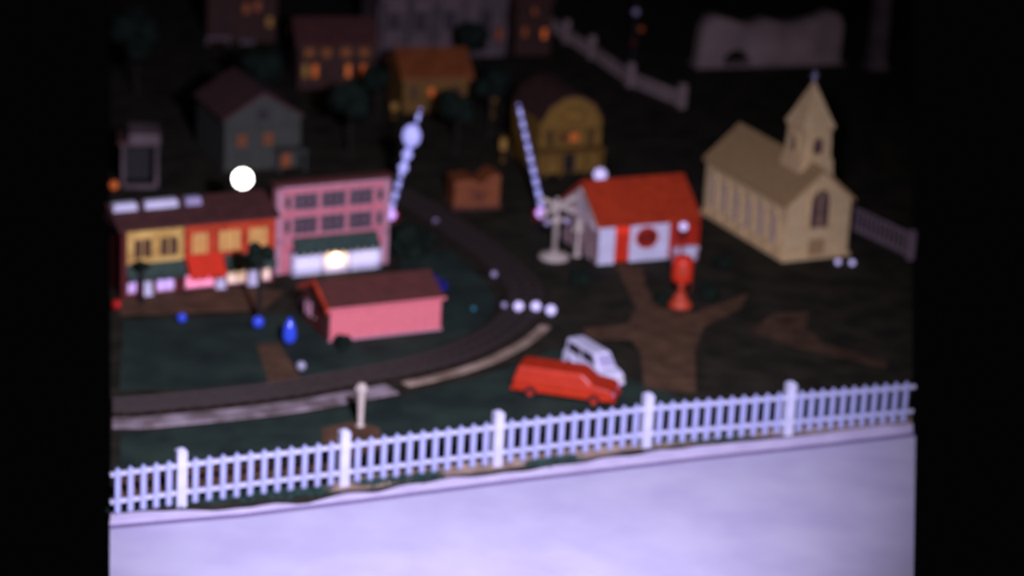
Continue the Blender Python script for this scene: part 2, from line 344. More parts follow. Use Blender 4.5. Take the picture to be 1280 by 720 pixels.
# ------------------------------------------------------------------ fences
def picket(x, h, wd, z0=.04, y=0.):
    return MB().prism([(x - wd / 2, z0), (x + wd / 2, z0), (x + wd / 2, h - wd * .7), (x, h), (x - wd / 2, h - wd * .7)], y - .015, y + .015)
def fence(root, posts, ph, pkh, npk, m, pw=.12, wd=.075, rails=(.17, .52), rh=.045, ends=(True, True)):
    pk_mesh = None
    for i, p in enumerate(posts):
        if (i == 0 and not ends[0]) or (i == len(posts) - 1 and not ends[1]): continue
        hw = pw / 2
        q = MB().box(-hw, hw, -hw, hw, 0, ph * .95).add([(-hw, -hw, ph * .95), (hw, -hw, ph * .95), (hw, hw, ph * .95), (-hw, hw, ph * .95), (0, 0, ph)], [(0, 1, 4), (1, 2, 4), (2, 3, 4), (3, 0, 4), (3, 2, 1, 0)])
        o = q.build('post', m, root); o.location = (*p, 0)
        a = posts[min(i + 1, len(posts) - 1)]; b = posts[max(i - 1, 0)]; o.rotation_euler = (0, 0, math.atan2(a[1] - b[1], a[0] - b[0]))
    base = None
    for i in range(len(posts) - 1):
        a, b = Vector(posts[i]), Vector(posts[i + 1]); L = (b - a).length; n = npk[i] if isinstance(npk, list) else npk
        pm = MB()
        for z in rails: pm.box(0, L, -.012, .030, z - rh / 2, z + rh / 2)
        pan = pm.build('fence_panel', m, root); pan.location = (a.x, a.y, 0); pan.rotation_euler = (0, 0, math.atan2(b.y - a.y, b.x - a.x))
        for k in range(n):
            if base is None: c = base = picket(0, pkh, wd).build('picket', 'fencepicket' if m == 'fencewhite' else m, pan)
            else: c = base.copy(); COL.objects.link(c); c.parent = pan
            sp = L / (n + 1) if n > 6 else L / (n + .5)
            c.location = ((k + 1) * sp if i > 0 else L - (n - k) * sp, -.028, 0)
f1 = thing('picket_fence', 'white plastic picket fence running across the front edge of the village', 'fence', (0, 0, 0))
fence(f1, [(-4.60, -9.06), (-3.82, -8.66), (-1.94, -7.78), (-.08, -6.88), (1.82, -5.97), (3.70, -5.28), (5.42, -4.62)], .755, .62, [5, 11, 11, 11, 11, 11], 'fencewhite', .12, .066, ends=(False, False))
f2 = thing('picket_fence', 'dim white fence in the dark at the top, above the yellow house', 'fence', (0, 0, 0))
fence(f2, [(.35, 16.6), (.80, 15.3), (1.30, 14.1), (2.02, 12.11), (2.95, 10.75)], .48, .26, 6, 'drape', .12, .04, (.08, .24), .10)
f3 = thing('picket_fence', 'dim white fence section behind the right corner of the church', 'fence', (0, 0, 0))
fence(f3, [(5.30, 3.95), (6.22, 2.42)], .50, .42, 14, 'lilac', .08, .022, (.08, .40), .035)

# ------------------------------------------------------------------ church
t = thing('church', 'cream plastic church with a pointed steeple over the front gable', 'church', (4.18, 1.97, 0), 26)
W, D, hw, hr = 1.16, 2.58, .93, 1.42
gable_front(t, W, D, hw, hr, 'church', 'churchroof', .05, .05)
MB().box(-.04, W + .04, -.04, D + .04, 0, .06).build('base', 'church', t)
window(t, .40, .78, .48, 1.16, 'church', 'churchwin', FRONT, 'arch', .03, (1, 0))
for k in range(6):
    y = .22 + k * .39
    window(t, y - .01, y + .23, .18, .78, 'church', 'sidewin', LEFT(0), 'arch', .028, (1, 0))
for k in range(7):
    y = .03 + k * .39
    MB().prism([(y + .02, 0), (y + .06, 0), (y + .06, .55), (y + .02, .60)], 0, .035, LEFT(0)).build('buttress', 'church', t)
door(t, .44, .72, .05, .32, 'churchroof', FRONT, 'churchwin')
def taper(m, cx, cy, r0, r1, z0, z1):
    return m.add([(cx + a * r, cy + b * r, z) for r, z in ((r0, z0), (r1, z1)) for a, b in ((-1, -1), (1, -1), (1, 1), (-1, 1))],
                 [(3, 2, 1, 0), (4, 5, 6, 7), (0, 1, 5, 4), (1, 2, 6, 5), (2, 3, 7, 6), (3, 0, 4, 7)])
st = taper(MB(), .67, .62, .285, .245, 1.0, 2.0)
taper(st, .67, .62, .33, .285, 1.0, 1.50); taper(st, .67, .62, .275, .275, 1.97, 2.03)
s = st.build('steeple_tower', 'church', t)
window(s, .54, .80, 1.55, 1.90, 'church', 'churchwin', FRONTY(.36), 'arch', .045, name='louvre')
window(s, .50, .74, 1.55, 1.90, 'church', 'churchwin', LEFT(.41), 'arch', .045, name='louvre')
sp = MB().add([(.38, .33, 2.02), (.96, .33, 2.02), (.96, .91, 2.02), (.38, .91, 2.02), (.42, .37, 2.10), (.92, .37, 2.10), (.92, .87, 2.10), (.42, .87, 2.10), (.67, .62, 2.72)],
              [(3, 2, 1, 0), (0, 1, 5, 4), (1, 2, 6, 5), (2, 3, 7, 6), (3, 0, 4, 7), (4, 5, 8), (5, 6, 8), (6, 7, 8), (7, 4, 8)]).build('spire', 'church', t)
MB().box(.655, .685, .605, .635, 2.66, 2.86).box(.61, .73, .608, .632, 2.77, 2.795).build('cross', 'bulbdim', sp)

# ------------------------------------------------------------------ red roofed station
t = thing('toy_building', 'white toy building with a bright red roof and round front window', 'building', (1.29, 1.35, 0), 24)
gable_side(t, 1.66, 1.32, .63, 1.10, 'red', 'redroof', .055, .045)
MB().prism([(-.02, 0), (1.34, 0), (1.34, .62), (.66, 1.06), (-.02, .62)], 0, .02, LEFT(0)).build('end_wall', 'grey', t)
for y0 in (.07, .33, .60, .87, 1.12):
    MB().prism([(y0, .02), (y0 + .11, .02), (y0 + .11, .52), (y0, .52)], .02, .035, LEFT(0)).build('timber_panel', 'darkred', t)
MB().prism([(0, .54), (1.32, .54), (1.32, .60), (0, .60)], .02, .06, LEFT(0)).build('timber', 'grey', t)
for a, b in (((.14, .62), (.60, 1.0)), ((1.18, .62), (.72, 1.0))):
    v = Vector((b[0] - a[0], b[1] - a[1])).normalized() * .05; q = Vector((-v.y, v.x))
    MB().prism([(a[0], a[1]), (b[0], b[1]), (b[0] + q.x, b[1] + q.y), (a[0] + q.x, a[1] + q.y)], .02, .05, LEFT(0)).build('timber', 'white2', t)
MB().prism([(-.02, 0), (.25, 0), (.25, .60), (-.02, .60)], 0, .05, FRONT).build('corner_panel', 'white', t)
door(t, .27, .50, .03, .46, 'redbright')
MB().prism([(.28, .47), (.49, .47), (.49, .59), (.28, .59)], 0, .025, FRONT).build('transom', 'litdoor', t)
MB().prism([(.52, 0), (1.18, 0), (1.18, .61), (.52, .61)], 0, .03, FRONT).build('front_panel', 'white', t)
window(t, .60, .98, .21, .55, 'red', 'darkred', FRONTY(-.03), 'round', .05, (1, 0), depth=.035)
MB().box(1.20, 1.62, -.20, -.14, .0, .20).box(1.20, 1.62, -.22, -.12, .18, .22).build('porch_rail', 'white', t)
for x in (1.22, 1.60): MB().box(x - .02, x + .02, -.20, -.16, 0, .60).build('porch_post', 'red', t)
window(t, 1.28, 1.54, .26, .55, 'red', 'darkred', FRONT, '', .03, (1, 1))

# ------------------------------------------------------------------ pink house
t = thing('toy_house', 'long low pink house with a brown red roof beside the track', 'house', (-2.5, -2.76, 0), 26.5)
rf = gable_side(t, 1.69, 1.0, .50, .72, 'pink', 'brownroof', .03, .035)
MB().prism([(-.05, .44), (.5, .69), (1.05, .44), (1.05, .52), (.5, .78), (-.05, .52)], .05, .085, LEFT(0)).build('rake_board', 'orange', t)
MB().prism([(0.02, .0), (.98, .0), (.98, .46), (.5, .68), (.02, .46)], 0, .02, LEFT(0)).build('end_wall', 'brownroof', t)
door(t, .30, .52, .02, .36, 'darkred', LEFT(.0))
window(t, .66, .86, .16, .36, 'pinktrim', 'glass', LEFT(-.018), '', .025, (1, 1))
MB().box(-.02, 1.71, -.02, .02, 0, .035).build('base', 'pinktrim', t)
MB().box(-.05, 1.74, -.055, -.03, .475, .51).build('eave_board', 'pink', t)

# ------------------------------------------------------------------ shop row
t = thing('shop_row', 'long row of yellow and red shops with green and red awnings', 'shops', (-5.62, -1.38, 0), 27)
L, D, H = 2.36, .50, 1.02
MB().box(0, L, 0, D, 0, H).build('wall', 'darkred', t)
MB().add([(-.07, -.07, H), (L + .05, -.07, H), (L + .05, D + .05, H), (-.07, D + .05, H), (-.07, -.07, H + .04), (L + .05, -.07, H + .04), (L + .0, D + .02, H + .26), (-.07, D + .02, H + .26)],
         [(3, 2, 1, 0), (0, 1, 5, 4), (1, 2, 6, 5), (2, 3, 7, 6), (3, 0, 4, 7), (4, 5, 6, 7)]).build('roof', 'maroon', t)
for a, b, m in ((-.04, .36, 'white'), (.44, .98, 'white'), (1.06, 1.34, 'bulbdim')):
    MB().prism([(a, H + .12), (b, H + .12), (b - .03, H + .29), (a + .03, H + .29)], D - .20, D - .04).build('parapet', m if m != 'litlilac' else 'white', t, bevel=.02)
MB().prism([(.06, .50), (.93, .50), (.93, .99), (.06, .99)], 0, .03, FRONT).build('shop_front', 'yellow', t)
MB().prism([(.95, .50), (L, .50), (L, .99), (.95, .99)], 0, .03, FRONT).build('shop_front', 'orange', t)
for a, b in ((.14, .46), (.54, .86)): window(t, a, b, .56, .90, 'yellow', 'brownglass', FRONTY(-.03), '', .03, (1, 0))
for a, b in ((1.02, 1.32), (1.44, 1.82), (1.90, 2.24)): window(t, a, b, .54, .92, 'orange', 'yellowwin', FRONTY(-.03), '', .03, (2, 0))
def awning(par, x0, x1, z0, z1, out, m):
    a = MB().prism([(0, z1), (0, z1 - .03), (out, z0), (out, z0 + .03)], x0, x1, lambda u, v, n: (n, -.03 - u, v))
    n = max(3, int((x1 - x0) / .12)); s = (x1 - x0) / n
    for k in range(n):
        c = x0 + s * (k + .5); a.prism([(c - s * .45, z0 + .01), (c + s * .45, z0 + .01), (c + s * .3, z0 - .045), (c - s * .3, z0 - .045)], out, out + .01, FRONTY(-.03))
    return a.build('awning', m, par)
awning(t, .04, .93, .33, .50, .16, 'greena')
awning(t, .97, 1.52, .28, .56, .20, 'redbright')
awning(t, 1.55, 2.32, .33, .50, .16, 'greena')
for a, b, z0, z1, m in ((.08, .24, .05, .26, 'litlilac'), (.52, .80, .04, .24, 'litlilac'), (.96, 1.42, .04, .26, 'litpink'), (1.60, 1.92, .04, .26, 'litpeach'), (2.10, 2.30, .04, .26, 'litpeach')):
    window(t, a, b, z0, z1, 'pinktrim', m, FRONT, '', .02, (1, 0), name='display_window')
for x in (.38, 1.50, 2.0): MB().box(x - .06, x + .06, -.07, 0, 0, .34).box(x - .075, x + .075, -.085, 0, .0, .04).build('pilaster', 'white', t)
MB().box(-.03, .05, -.09, .02, 0, .98).build('corner_post', 'darkred', t)

# ------------------------------------------------------------------ rose apartment block
t = thing('apartment_block', 'two storey rose pink block of many windows above a lit white shop', 'building', (-3.49, .03, 0), 27)
W, D, H = 1.76, .16, 1.36
MB().box(-.05, W, 0, D, 0, H).build('wall', 'pinkapt', t)
MB().box(-.09, W + .03, -.04, D + .03, H, H + .05).build('roof', 'brownroof', t)
MB().box(-.06, W + .01, -.02, .0, H - .05, H).box(-.06, W + .01, -.02, 0, .50, .54).box(-.06, .03, -.02, 0, 0, H).box(W - .07, W + .01, -.02, 0, 0, H).build('trim_band', 'pinktrim', t)
for z0, z1 in ((.98, 1.24), (.60, .88)):
    for a, b in ((.21, .60), (.65, 1.05), (1.10, 1.49)): window(t, a, b, z0, z1, 'mull', 'glass', FRONT, '', .022, (2, 1))
    window(t, .07, .17, z0 + .03, z1 - .02, 'mull', 'glass', FRONT, '', .02)
    window(t, 1.55, 1.66, z0 + .03, z1 - .02, 'mull', 'glass', FRONT, '', .02)
awning(t, .20, 1.56, .36, .56, .18, 'greena')
sf = MB().box(.16, 1.60, -.16, 0, 0, .10).box(.16, .22, -.16, 0, 0, .36).box(1.54, 1.60, -.16, 0, 0, .36).box(.16, 1.60, -.16, 0, .33, .36).box(.62, .67, -.16, 0, 0, .36).box(1.05, 1.10, -.16, 0, 0, .36).build('shop_frame', 'white', t)
for a, b, m in ((.22, .62, 'litwhite'), (.67, 1.05, 'litpeach'), (1.10, 1.54, 'litwhite')):
    MB().box(a, b, -.14, -.12, .10, .33).build('display_window', m, t)
MB().ball((.86, -.19, .22), .075).build('shop_lamp', 'warm', t, True)

# ------------------------------------------------------------------ grey green house
t = thing('toy_house', 'grey green gabled house with a dull red roof, behind the shops', 'house', (-4.88, 5.10, 0), 24)
gable_front(t, 1.32, 1.6, .90, 1.30, 'greygreen', 'roofdim', .05, .04)
for a in (.18, .64): window(t, a, a + .22, .40, .66, 'greygreen', 'litdim', FRONT, '', .03, (1, 1))
window(t, .55, .77, .86, 1.04, 'greygreen', 'glass', FRONT, '', .03)
MB().box(.85, 1.36, -.30, 0, .34, .38).box(.86, .90, -.28, -.24, 0, .34).box(1.30, 1.34, -.28, -.24, 0, .34).build('porch', 'greygreen', t)
door(t, .95, 1.15, .02, .30, 'litdim')
# white framed shed, far left
t = thing('toy_shed', 'small white framed open shed at the far left edge', 'shed', (-6.41, 3.86, 0), 10)
MB().box(0, .06, 0, .6, 0, .78).box(.54, .60, 0, .6, 0, .78).box(0, .6, 0, .06, 0, .07).box(0, .6, 0, .06, .72, .78).build('frame', 'lilacdim', t)
MB().box(.06, .54, .50, .56, 0, .76).box(.05, .55, .06, .56, 0, .02).build('dark_inside', 'black', t)  # black back and floor paint in the shade inside the shed
MB().box(.12, .62, -.04, .62, .74, .93).build('fascia', 'lilacdim', t)
MB().box(-.06, .12, -.02, .62, .74, .80).build('roof', 'maroon', t)
# yellow house
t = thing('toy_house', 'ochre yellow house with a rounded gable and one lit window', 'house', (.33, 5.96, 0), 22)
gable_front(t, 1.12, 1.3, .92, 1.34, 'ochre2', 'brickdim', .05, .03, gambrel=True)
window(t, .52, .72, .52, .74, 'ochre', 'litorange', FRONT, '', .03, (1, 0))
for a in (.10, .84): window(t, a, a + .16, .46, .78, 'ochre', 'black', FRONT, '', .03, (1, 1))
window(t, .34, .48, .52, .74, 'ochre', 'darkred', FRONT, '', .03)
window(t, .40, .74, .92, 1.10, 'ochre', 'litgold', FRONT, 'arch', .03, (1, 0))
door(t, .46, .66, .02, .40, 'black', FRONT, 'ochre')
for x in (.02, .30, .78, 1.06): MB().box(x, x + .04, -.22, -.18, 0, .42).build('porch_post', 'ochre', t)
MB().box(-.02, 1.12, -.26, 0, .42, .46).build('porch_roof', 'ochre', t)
# orange twin gabled stall
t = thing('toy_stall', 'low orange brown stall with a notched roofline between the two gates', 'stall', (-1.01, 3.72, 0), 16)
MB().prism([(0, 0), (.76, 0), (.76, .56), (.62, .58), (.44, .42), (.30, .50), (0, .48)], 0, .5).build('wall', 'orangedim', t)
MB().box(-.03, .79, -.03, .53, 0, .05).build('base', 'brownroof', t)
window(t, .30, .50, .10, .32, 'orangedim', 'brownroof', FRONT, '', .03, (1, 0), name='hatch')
# orange roofed house, far
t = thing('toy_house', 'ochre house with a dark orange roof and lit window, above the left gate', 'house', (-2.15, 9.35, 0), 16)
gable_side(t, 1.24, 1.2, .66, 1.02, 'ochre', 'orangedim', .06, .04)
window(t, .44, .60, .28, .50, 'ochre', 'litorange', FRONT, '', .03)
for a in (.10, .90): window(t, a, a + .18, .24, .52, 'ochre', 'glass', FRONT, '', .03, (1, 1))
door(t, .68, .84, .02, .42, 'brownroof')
# dark house with lit windows
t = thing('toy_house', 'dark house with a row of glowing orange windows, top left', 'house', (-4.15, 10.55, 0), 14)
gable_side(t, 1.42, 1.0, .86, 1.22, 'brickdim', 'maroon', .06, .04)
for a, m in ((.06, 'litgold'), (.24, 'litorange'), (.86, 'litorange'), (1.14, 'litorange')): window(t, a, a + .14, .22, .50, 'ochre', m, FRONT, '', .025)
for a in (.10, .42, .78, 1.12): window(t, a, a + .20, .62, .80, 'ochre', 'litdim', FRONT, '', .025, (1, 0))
# pale mansion at the top
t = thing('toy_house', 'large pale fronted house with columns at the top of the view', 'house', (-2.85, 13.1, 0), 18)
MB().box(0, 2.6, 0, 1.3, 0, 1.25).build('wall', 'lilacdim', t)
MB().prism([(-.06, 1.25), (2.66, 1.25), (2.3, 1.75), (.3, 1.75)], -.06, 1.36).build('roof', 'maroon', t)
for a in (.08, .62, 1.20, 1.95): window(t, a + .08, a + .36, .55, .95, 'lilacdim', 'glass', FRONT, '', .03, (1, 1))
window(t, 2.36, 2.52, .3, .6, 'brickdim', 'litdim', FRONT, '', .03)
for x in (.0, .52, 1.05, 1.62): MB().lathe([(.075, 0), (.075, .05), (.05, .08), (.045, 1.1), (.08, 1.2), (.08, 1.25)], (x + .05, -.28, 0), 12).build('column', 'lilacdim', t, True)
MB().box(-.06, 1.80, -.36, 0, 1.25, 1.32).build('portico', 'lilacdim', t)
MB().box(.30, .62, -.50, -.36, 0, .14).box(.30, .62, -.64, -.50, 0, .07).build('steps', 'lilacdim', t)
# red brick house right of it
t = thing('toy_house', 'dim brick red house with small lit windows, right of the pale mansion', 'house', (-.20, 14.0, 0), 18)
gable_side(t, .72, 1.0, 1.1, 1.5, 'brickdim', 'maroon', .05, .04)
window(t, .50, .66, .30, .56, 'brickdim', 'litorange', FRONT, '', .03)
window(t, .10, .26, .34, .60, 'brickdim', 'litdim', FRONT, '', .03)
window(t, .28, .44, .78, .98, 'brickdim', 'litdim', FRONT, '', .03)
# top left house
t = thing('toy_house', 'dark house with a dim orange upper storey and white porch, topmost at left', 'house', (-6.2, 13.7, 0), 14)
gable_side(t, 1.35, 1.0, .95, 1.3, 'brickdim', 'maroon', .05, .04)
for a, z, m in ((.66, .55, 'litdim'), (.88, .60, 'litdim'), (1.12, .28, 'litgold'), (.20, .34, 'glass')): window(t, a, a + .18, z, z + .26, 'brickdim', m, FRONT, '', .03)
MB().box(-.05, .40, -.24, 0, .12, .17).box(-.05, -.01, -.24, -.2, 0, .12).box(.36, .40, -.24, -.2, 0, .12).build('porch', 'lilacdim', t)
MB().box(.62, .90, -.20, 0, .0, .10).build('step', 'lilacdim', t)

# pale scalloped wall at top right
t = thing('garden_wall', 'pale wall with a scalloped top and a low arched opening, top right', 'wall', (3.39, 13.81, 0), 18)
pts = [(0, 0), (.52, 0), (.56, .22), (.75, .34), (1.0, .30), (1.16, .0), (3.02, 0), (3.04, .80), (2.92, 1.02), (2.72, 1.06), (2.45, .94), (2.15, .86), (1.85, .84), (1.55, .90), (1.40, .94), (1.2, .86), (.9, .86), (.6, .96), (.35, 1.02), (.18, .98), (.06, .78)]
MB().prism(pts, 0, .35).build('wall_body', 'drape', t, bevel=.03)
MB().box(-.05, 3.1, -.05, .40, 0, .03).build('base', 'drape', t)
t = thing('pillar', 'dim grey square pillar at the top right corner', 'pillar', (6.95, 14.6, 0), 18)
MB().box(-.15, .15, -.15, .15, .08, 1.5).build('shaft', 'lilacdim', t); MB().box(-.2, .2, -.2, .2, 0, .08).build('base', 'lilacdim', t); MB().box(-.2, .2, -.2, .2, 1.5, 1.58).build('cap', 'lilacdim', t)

# ------------------------------------------------------------------ crossing gates and signals
def gate(loc, lean, disc, label, L):
    t = thing('crossing_gate', label, 'crossing gate', loc, 0, None)
    MB().box(-.13, .13, -.10, .10, 0, .05).build('base', 'darkred', t)
    MB().box(-.06, .06, -.05, .05, .05, .24).build('post', 'redlamp', t, bevel=.01)
    MB().ball((0, -.07, .15), .085).build('lamp', 'violet', t, True)
    MB().lathe([(.12, -.02), (.12, .02)], (0, 0, .13), 18).build('lamp_rim', 'redlamp', t)
    d = Vector((math.sin(lean), 0, math.cos(lean))); p0 = Vector((0, 0, .22))
    n = 9
    arm = MB()
    arm.tube(p0, p0 + d * L, .045, .028, 10); a = arm.build('gate_arm', 'armglow', t)
    for k in range(n):
        c0 = p0 + d * (L * (k + .62) / n); c1 = p0 + d * (L * (k + .95) / n)
        MB().tube(c0, c1, .052 - .016 * k / n, .050 - .016 * k / n, 10).build('stripe', 'armdark', a)
    if disc:
        c = p0 + d * (L * .74)
        MB().ball((c.x - .02, c.y - .06, c.z), .15, 16, 1.25).build('lamp', 'armglow', a, True)
        c = p0 + d * (L * .55); MB().ball((c.x, c.y - .03, c.z), .085).build('lamp', 'armglow', a, True)
        c = p0 + d * (L * .42); MB().ball((c.x, c.y - .03, c.z), .080).build('lamp', 'armglow', a, True)
    return t
gate((-1.98, 2.87, 0), .235, True, 'raised crossing gate with a fat bulb near its tip, behind the rose block', 1.72)
gate((.40, 3.40, 0), -.265, False, 'raised crossing gate with a striped arm, left of the red roofed building', 1.75)
t = thing('crossing_signal', 'ivory crossbuck signal post on a round base beside the red roofed building', 'signal', (.62, 1.52, 0), 24)
MB().lathe([(.24, 0), (.24, .04), (.20, .07), (.08, .10), (.05, .13)]).build('base', 'white2', t, True)
MB().lathe([(.045, .1), (.04, .55), (.065, .58), (.065, .64), (.035, .66), (.03, .98)]).build('post', 'white2', t, True)
for s in (-1, 1):
    v = Vector((math.cos(.42) * s, 0, math.sin(.42))); q = Vector((-v.z, 0, v.x)) * .035; c = Vector((0, -.04 - .012 * s, .86))
    MB().prism([(c.x - v.x * .32 + q.x, c.z - v.z * .32 + q.z), (c.x + v.x * .32 + q.x, c.z + v.z * .32 + q.z), (c.x + v.x * .32 - q.x, c.z + v.z * .32 - q.z), (c.x - v.x * .32 - q.x, c.z - v.z * .32 - q.z)], c.y - .01, c.y + .01).build('crossbuck_board', 'white2', t)
MB().box(-.16, .16, -.03, .03, .60, .64).build('lamp_bar', 'white2', t)
for s in (-1, 1): MB().ball((s * .17, -.04, .60), .05).build('lamp', 'bulbdim', t, True)
t = thing('short_post', 'short ivory post beside the crossbuck signal', 'post', (.97, 1.68, 0))
MB().lathe([(.07, 0), (.07, .03), (.03, .05), (.028, .42), (.055, .46), (.055, .56), (.02, .62)]).build('post', 'white2', t, True)
MB().box(-.08, .08, -.02, .02, .40, .47).build('arm', 'white2', t)

# ------------------------------------------------------------------ lamps on posts
def lamp_post(loc, h, r, gm, label, pole='black', cat='street lamp', pr=.022):
    t = thing('street_lamp', label, cat, loc)
    MB().lathe([(.09, 0), (.09, .03), (.05, .05), (pr, .09), (pr, h - r * .8), (pr * 2.2, h - r * .7)], n=12).build('pole', pole, t, True)
    MB().ball((0, 0, h), r).build('lamp_globe', gm, t, True)
    return t
lamp_post((-4.17, 1.20, 0), 1.10, .15, 'globe', 'street lamp with a brilliant white globe behind the shop roof')
lamp_post((1.29, 2.92, 0), .96, .11, 'bulb', 'street lamp with a lilac globe behind the red roof, near its left end')
lamp_post((2.56, 1.28, 0), .70, .07, 'bulb', 'small globe lamp on a red pole right of the round window', 'red')
def small_ball(loc, r, m, label, name='light_bulb', cat='bulb', group=None, h=0.):
    t = thing(name, label, cat, loc, 0, group)
    MB().lathe([(r * .75, 0), (r * .75, .02), (r * .35, .035), (r * .35, h + .05)], n=12).build('socket', 'black', t)
    MB().ball((0, 0, h + r + .03), r).build('bulb', m, t, True); return t
small_ball((.11, -1.20, .035), .074, 'bulb', 'leftmost bright one of three white bulbs standing in a row at the track bend', group='row of bulbs at the track bend')
small_ball((.36, -1.16, .035), .074, 'bulb', 'middle one of three bright white bulbs standing in a row at the track bend', group='row of bulbs at the track bend')
small_ball((.58, -1.20, 0), .078, 'bulb', 'rightmost of three bright white bulbs standing in a row at the track bend', group='row of bulbs at the track bend')
small_ball((-.10, -1.10, .035), .045, 'bulbdim', 'tiny dim bulb left of the three bright bulbs', group='row of bulbs at the track bend')
small_ball((-.28, .30, 0), .05, 'bulbdim', 'tiny pale bulb inside the track bend, above the row of bulbs', h=.02)
small_ball((-.54, -1.20, 0), .035, 'teal', 'tiny teal bulb on the lawn right of the pink house')
small_ball((-1.26, 2.83, 0), .045, 'bulbdim', 'tiny pale bulb right of the left gate foot')
small_ball((-4.62, -2.35, 0), .065, 'blue', 'small blue glass ball in front of the yellow shop', 'glass_ball', 'ornament')
small_ball((-3.54, -2.40, 0), .085, 'blue', 'shiny blue glass ball left of the tall blue bulb', 'glass_ball', 'ornament')
small_ball((-2.79, -4.00, 0), .068, 'chrome', 'small silver ball on the lawn below the tall blue bulb', 'glass_ball', 'ornament')
small_ball((-3.02, -1.35, 0), .05, 'bulbdim', 'tiny pale bulb behind the left end of the pink house')
small_ball((-5.60, -1.95, 0), .07, 'redlight', 'dim red bulb at the far left end of the shop row')
small_ball((-6.50, 3.70, 0), .075, 'litorange', 'dim orange bulb left of the white framed shed')
small_ball((5.03, 1.88, 0), .045, 'bulb', 'left one of two tiny white bulbs at the church corner', group='bulbs at the church corner')
small_ball((5.25, 1.88, 0), .045, 'bulb', 'right one of two tiny white bulbs at the church corner', group='bulbs at the church corner')
t = thing('christmas_bulb', 'tall pointed blue bulb standing on the lawn left of the pink house', 'bulb', (-3.04, -3.03, 0))
MB().lathe([(.06, 0), (.06, .07)], n=14).build('socket', 'black', t)
MB().lathe([(.05, .06), (.085, .11), (.098, .18), (.085, .27), (.055, .36), (.02, .42), (.002, .44)]).build('bulb', 'blue', t, True)

# white post by the front fence
t = thing('white_post', 'lone ivory post with a wider top, behind the front fence', 'post', (-1.86, -5.82, 0))
MB().lathe([(.06, 0), (.06, .02), (.034, .04), (.05, .40), (.062, .56), (.05, .59), (.01, .60)], n=14).build('post', 'white2', t, True)
MB().box(-.075, .075, -.02, .02, .50, .55).build('arm', 'white2', t)

# red pump
t = thing('toy_pump', 'orange red toy pump with a rounded head and flared base at the path fork', 'pump', (2.49, -.41, 0))
MB().lathe([(.18, 0), (.175, .04), (.13, .10), (.07, .20), (.055, .24)]).build('base', 'orange', t, True)
MB().tube((0, 0, .22), (0, 0, .38), .05).build('stem', 'orange', t, True)
MB().lathe([(.05, .36), (.15, .40), (.16, .44), (.16, .70), (.13, .77), (.05, .80)], n=16).build('head', 'redbright', t, True)
MB().tube((0, -.17, .60), (0, -.15, .60), .07, n=16).build('dial', 'orange', t)
MB().tube((.15, -.02, .46), (.13, -.08, .24), .015, n=8).build('hose', 'darkred', t)

# ------------------------------------------------------------------ toy vehicles
def car(name, label, cat, loc, deg, L, Wd, body, roofz, beltz, cab, m, side_m, front_m, lights, sc=1.):
    """x forward; cab = (rear foot, rear top, front top, front foot) of the cabin as x positions"""
    t = thing(name, label, cat, loc, deg)
    h = Wd / 2; x0, x1 = -L / 2, L / 2; T = lambda u, v, n: (u, n, v)
    low = [(x0 + .02, .09), (x1 - .03, .09), (x1, .14), (x1, beltz * .72), (x1 - .06, beltz * .90), (cab[3], beltz), (cab[0], beltz), (x0, beltz * .94), (x0 - .01, .16)]
    b = MB().prism(low, -h, h, T).build('body', m, t, bevel=.03)
    k = Wd * .42; kb = Wd * .47
    vs = [(cab[0], -kb, beltz - .01), (cab[3], -kb, beltz - .01), (cab[3], kb, beltz - .01), (cab[0], kb, beltz - .01), (cab[1], -k, roofz), (cab[2], -k, roofz), (cab[2], k, roofz), (cab[1], k, roofz)]
    c = MB().add(vs, [(3, 2, 1, 0), (4, 5, 6, 7), (0, 1, 5, 4), (1, 2, 6, 5), (2, 3, 7, 6), (3, 0, 4, 7)]).build('cabin', m, t, bevel=.025)
    def pane(i, j, k2, l, u0, u1, v0, v1, mm):
        A, B, Cc, Dd = [Vector(vs[n]) for n in (i, j, k2, l)]
        def P(u, v): return (A.lerp(B, u)).lerp(Dd.lerp(Cc, u), v)
        nrm = (B - A).cross(Dd - A).normalized(); q = [P(u0, v0), P(u1, v0), P(u1, v1), P(u0, v1)]
        if nrm.dot(A.lerp(Cc, .5) - Vector(((cab[0] + cab[3]) / 2, 0, beltz))) < 0: nrm = -nrm
        MB().add([p - nrm * .01 for p in q] + [p + nrm * .006 for p in q], [(3, 2, 1, 0), (4, 5, 6, 7), (0, 1, 5, 4), (1, 2, 6, 5), (2, 3, 7, 6), (3, 0, 4, 7)]).build('window', mm, t)
    for s in ((0, 1, 5, 4), (3, 2, 6, 7)):
        pane(*s, .10, .48, .18, .82, side_m); pane(*s, .54, .90, .18, .82, side_m)
    pane(1, 2, 6, 5, .10, .90, .15, .85, front_m); pane(0, 3, 7, 4, .14, .86, .2, .85, front_m)
    for x in (x0 + L * .18, x1 - L * .18):
        for s in (-1, 1):
            wlm = MB().tube((x, s * (h - .05), .085), (x, s * (h + .012), .085), .085, n=18).build('wheel', 'rubber', t)
            MB().tube((x, s * (h + .0), .085), (x, s * (h + .02), .085), .04, n=12).build('hub_cap', m, wlm)
            MB().ring([(x + .115 * math.cos(a), .10 + .115 * math.sin(a)) for a in [PI * q / 10 for q in range(11)]], [(x + .09 * math.cos(a), .10 + .09 * math.sin(a)) for a in [PI * q / 10 for q in range(11)]], s * (h - .01), s * (h + .02), T).build('fender', m, t)
    for s in (-1, 1): MB().tube((x1 - .02, s * h * .68, beltz * .62), (x1 + .015, s * h * .68, beltz * .62), .035, n=12).build('headlight', lights, t)
    MB().box(x1 - .01, x1 + .03, -h * .95, h * .95, .08, .13).build('bumper', m, t, bevel=.01)
    MB().box(x0 - .035, x0 + .01, -h * .95, h * .95, .08, .13).build('bumper', m, t, bevel=.01)
    return t
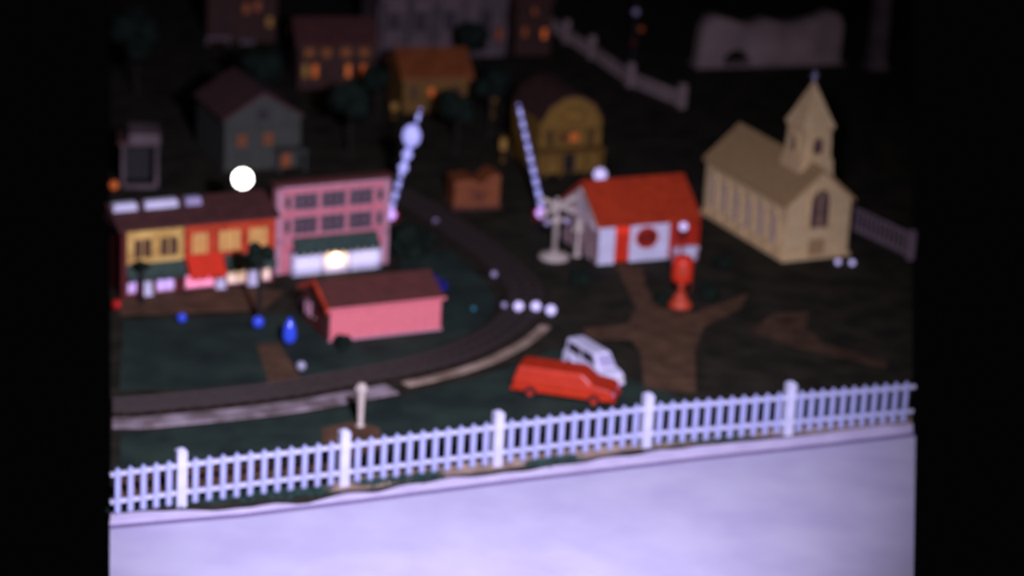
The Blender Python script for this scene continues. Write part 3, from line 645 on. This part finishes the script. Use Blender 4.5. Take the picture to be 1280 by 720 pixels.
car('toy_wagon', 'solid red plastic toy wagon parked just behind the front fence', 'toy car', (.80, -4.35, 0), -13, 1.36, .50, None, .43, .29, (-.67, -.62, .24, .42), 'wagonred', 'wagonred', 'wagonred', 'pinklens')
car('toy_car', 'white plastic toy car with dark side windows behind the red wagon', 'toy car', (1.17, -3.58, 0), -58, 1.08, .31, None, .44, .26, (-.52, -.50, .20, .36), 'white', 'glass', 'bulbdim', 'white2')
car('toy_car', 'small dark blue toy car behind the right end of the pink house', 'toy car', (-1.20, -.35, 0), 120, .42, .24, None, .24, .16, (-.14, -.10, .06, .12), 'bluedull', 'glass', 'glass', 'bulbdim')

# ------------------------------------------------------------------ trees and bushes
def crown(m, c, r, seed, sz=1., n=9):
    rnd = random.Random(seed)
    for _ in range(n):
        a = rnd.random() * 6.3; d = r * .55 * rnd.random() ** .5; z = rnd.uniform(-.4, .5) * r * sz
        cc = (c[0] + math.cos(a) * d, c[1] + math.sin(a) * d, c[2] + z); rr = r * rnd.uniform(.38, .58)
        k0 = len(m.v); m.ball(cc, rr, 14)
        for i in range(k0, len(m.v)):
            v = Vector(m.v[i]); dv = (v - Vector(cc)); f = 1 + .30 * noise.noise(v * 9 + Vector((seed, 0, 0))) + .15 * noise.noise(v * 24)
            m.v[i] = tuple(Vector(cc) + dv * f)
    return m
def bush(loc, r, label, sz=.7, seed=1):
    t = thing('bush', label, 'bush', (loc[0], loc[1], 0)); crown(MB(), (0, 0, r * .62 * sz + .02), r, seed, sz).build('foliage', 'darkgreen', t, True)
    MB().tube((0, 0, 0), (0, 0, r * .6), r * .08).build('stem', 'brown', t); return t
def tree(loc, h, r, label, seed, tr=.03, n=9):
    t = thing('toy_tree', label, 'tree', (loc[0], loc[1], 0))
    b = MB().tube((0, 0, 0), (0.01, 0, h - r * .4), tr, tr * .5, 10)
    for k in range(5): a = k * 1.3; b.tube((0, 0, h - r * (1.2 - .1 * k)), (math.cos(a) * r * .6, math.sin(a) * r * .6, h - r * .1 * (k - 1)), tr * .45, tr * .2, 6)
    b.build('trunk', 'brown', t); crown(MB(), (0, 0, h), r, seed, .8, n).build('foliage', 'darkgreen', t, True); return t
tree((-3.56, -2.10, 0), 1.02, .20, 'small dark tree in front of the orange shop end', 11, .045, 6)
tree((-5.28, -1.66, 0), .62, .11, 'tiny dark tree in front of the yellow shop', 12, .03, 5)
bush((-1.62, 1.20), .34, 'large dark green bush right of the rose block', .8, 21)
bush((-1.36, 1.78), .17, 'dark green bush beside the track, right of the largest bush', .7, 22)
bush((-1.75, 2.05), .22, 'dark green bush at the foot of the left gate', .8, 23)
bush((-2.30, -2.96), .13, 'small dark bush hiding the near left corner of the pink house', .8, 24)
bush((1.02, .45), .18, 'low dark bush left of the dirt path', .5, 25)
bush((2.20, -.30), .13, 'small dark bush left of the red pump', .6, 26)
bush((2.92, .05), .20, 'low dark bush right of the red pump', .5, 27)
bush((3.22, 1.55), .18, 'dark bush between the red roofed building and the church', .7, 28)
tree((-2.9, 6.5, 0), 1.0, .40, 'dark tree behind the rose block', 31)
tree((-.55, 8.0, 0), 1.0, .36, 'dark tree left of the yellow house', 32)
tree((-1.1, 6.9, 0), .85, .36, 'dark tree between the two gates', 33)
tree((-2.6, 8.9, 0), .7, .30, 'dark tree left of the orange roofed house', 34)
tree((-4.6, 8.6, 0), .9, .40, 'dark tree behind the grey green house', 35)
tree((-7.0, 9.6, 0), 1.1, .5, 'dark tree at the far left, behind the white shed', 36)
tree((-1.05, 11.6, 0), .9, .38, 'dark tree in front of the pale mansion', 37)
# dim yellow posts among the trees
for loc, h, lb in (((-2.28, 9.0, 0), .30, 'tiny dim gold lantern at the left of the orange roofed house'), ((-.52, 9.4, 0), .62, 'dim gold lantern post right of the orange roofed house'), ((-.28, 6.6, 0), .44, 'dim gold lantern post left of the yellow house')):
    t = thing('lantern_post', lb, 'lantern')
    t.location = loc
    MB().lathe([(.05, 0), (.05, .03), (.015, .05), (.015, h * .5)], n=10).build('post', 'ochre', t)
    MB().box(-.06, .06, -.06, .06, h * .5, h * .94).build('lantern', 'litgold', t, bevel=.01)
    MB().add([(-.07, -.07, h * .94), (.07, -.07, h * .94), (.07, .07, h * .94), (-.07, .07, h * .94), (0, 0, h * 1.08)], [(3, 2, 1, 0), (0, 1, 4), (1, 2, 4), (2, 3, 4), (3, 0, 4)]).build('cap', 'ochre', t)
t = thing('signal_mast', 'tall thin dark mast with dim coloured lamps behind the far fence', 'signal', (2.06, 12.6, 0))
MB().lathe([(.09, 0), (.09, .04), (.03, .07), (.025, 1.9)], n=10).build('mast', 'black', t)
MB().ball((.0, -.06, 1.35), .07).build('lamp', 'bulbdim', t, True); MB().ball((.12, -.05, 1.02), .055).build('lamp', 'litdim', t, True); MB().ball((0, -.06, .75), .06).build('lamp', 'darkred', t, True)
MB().box(-.02, .14, -.02, .02, 1.0, 1.03).build('bracket', 'black', t)
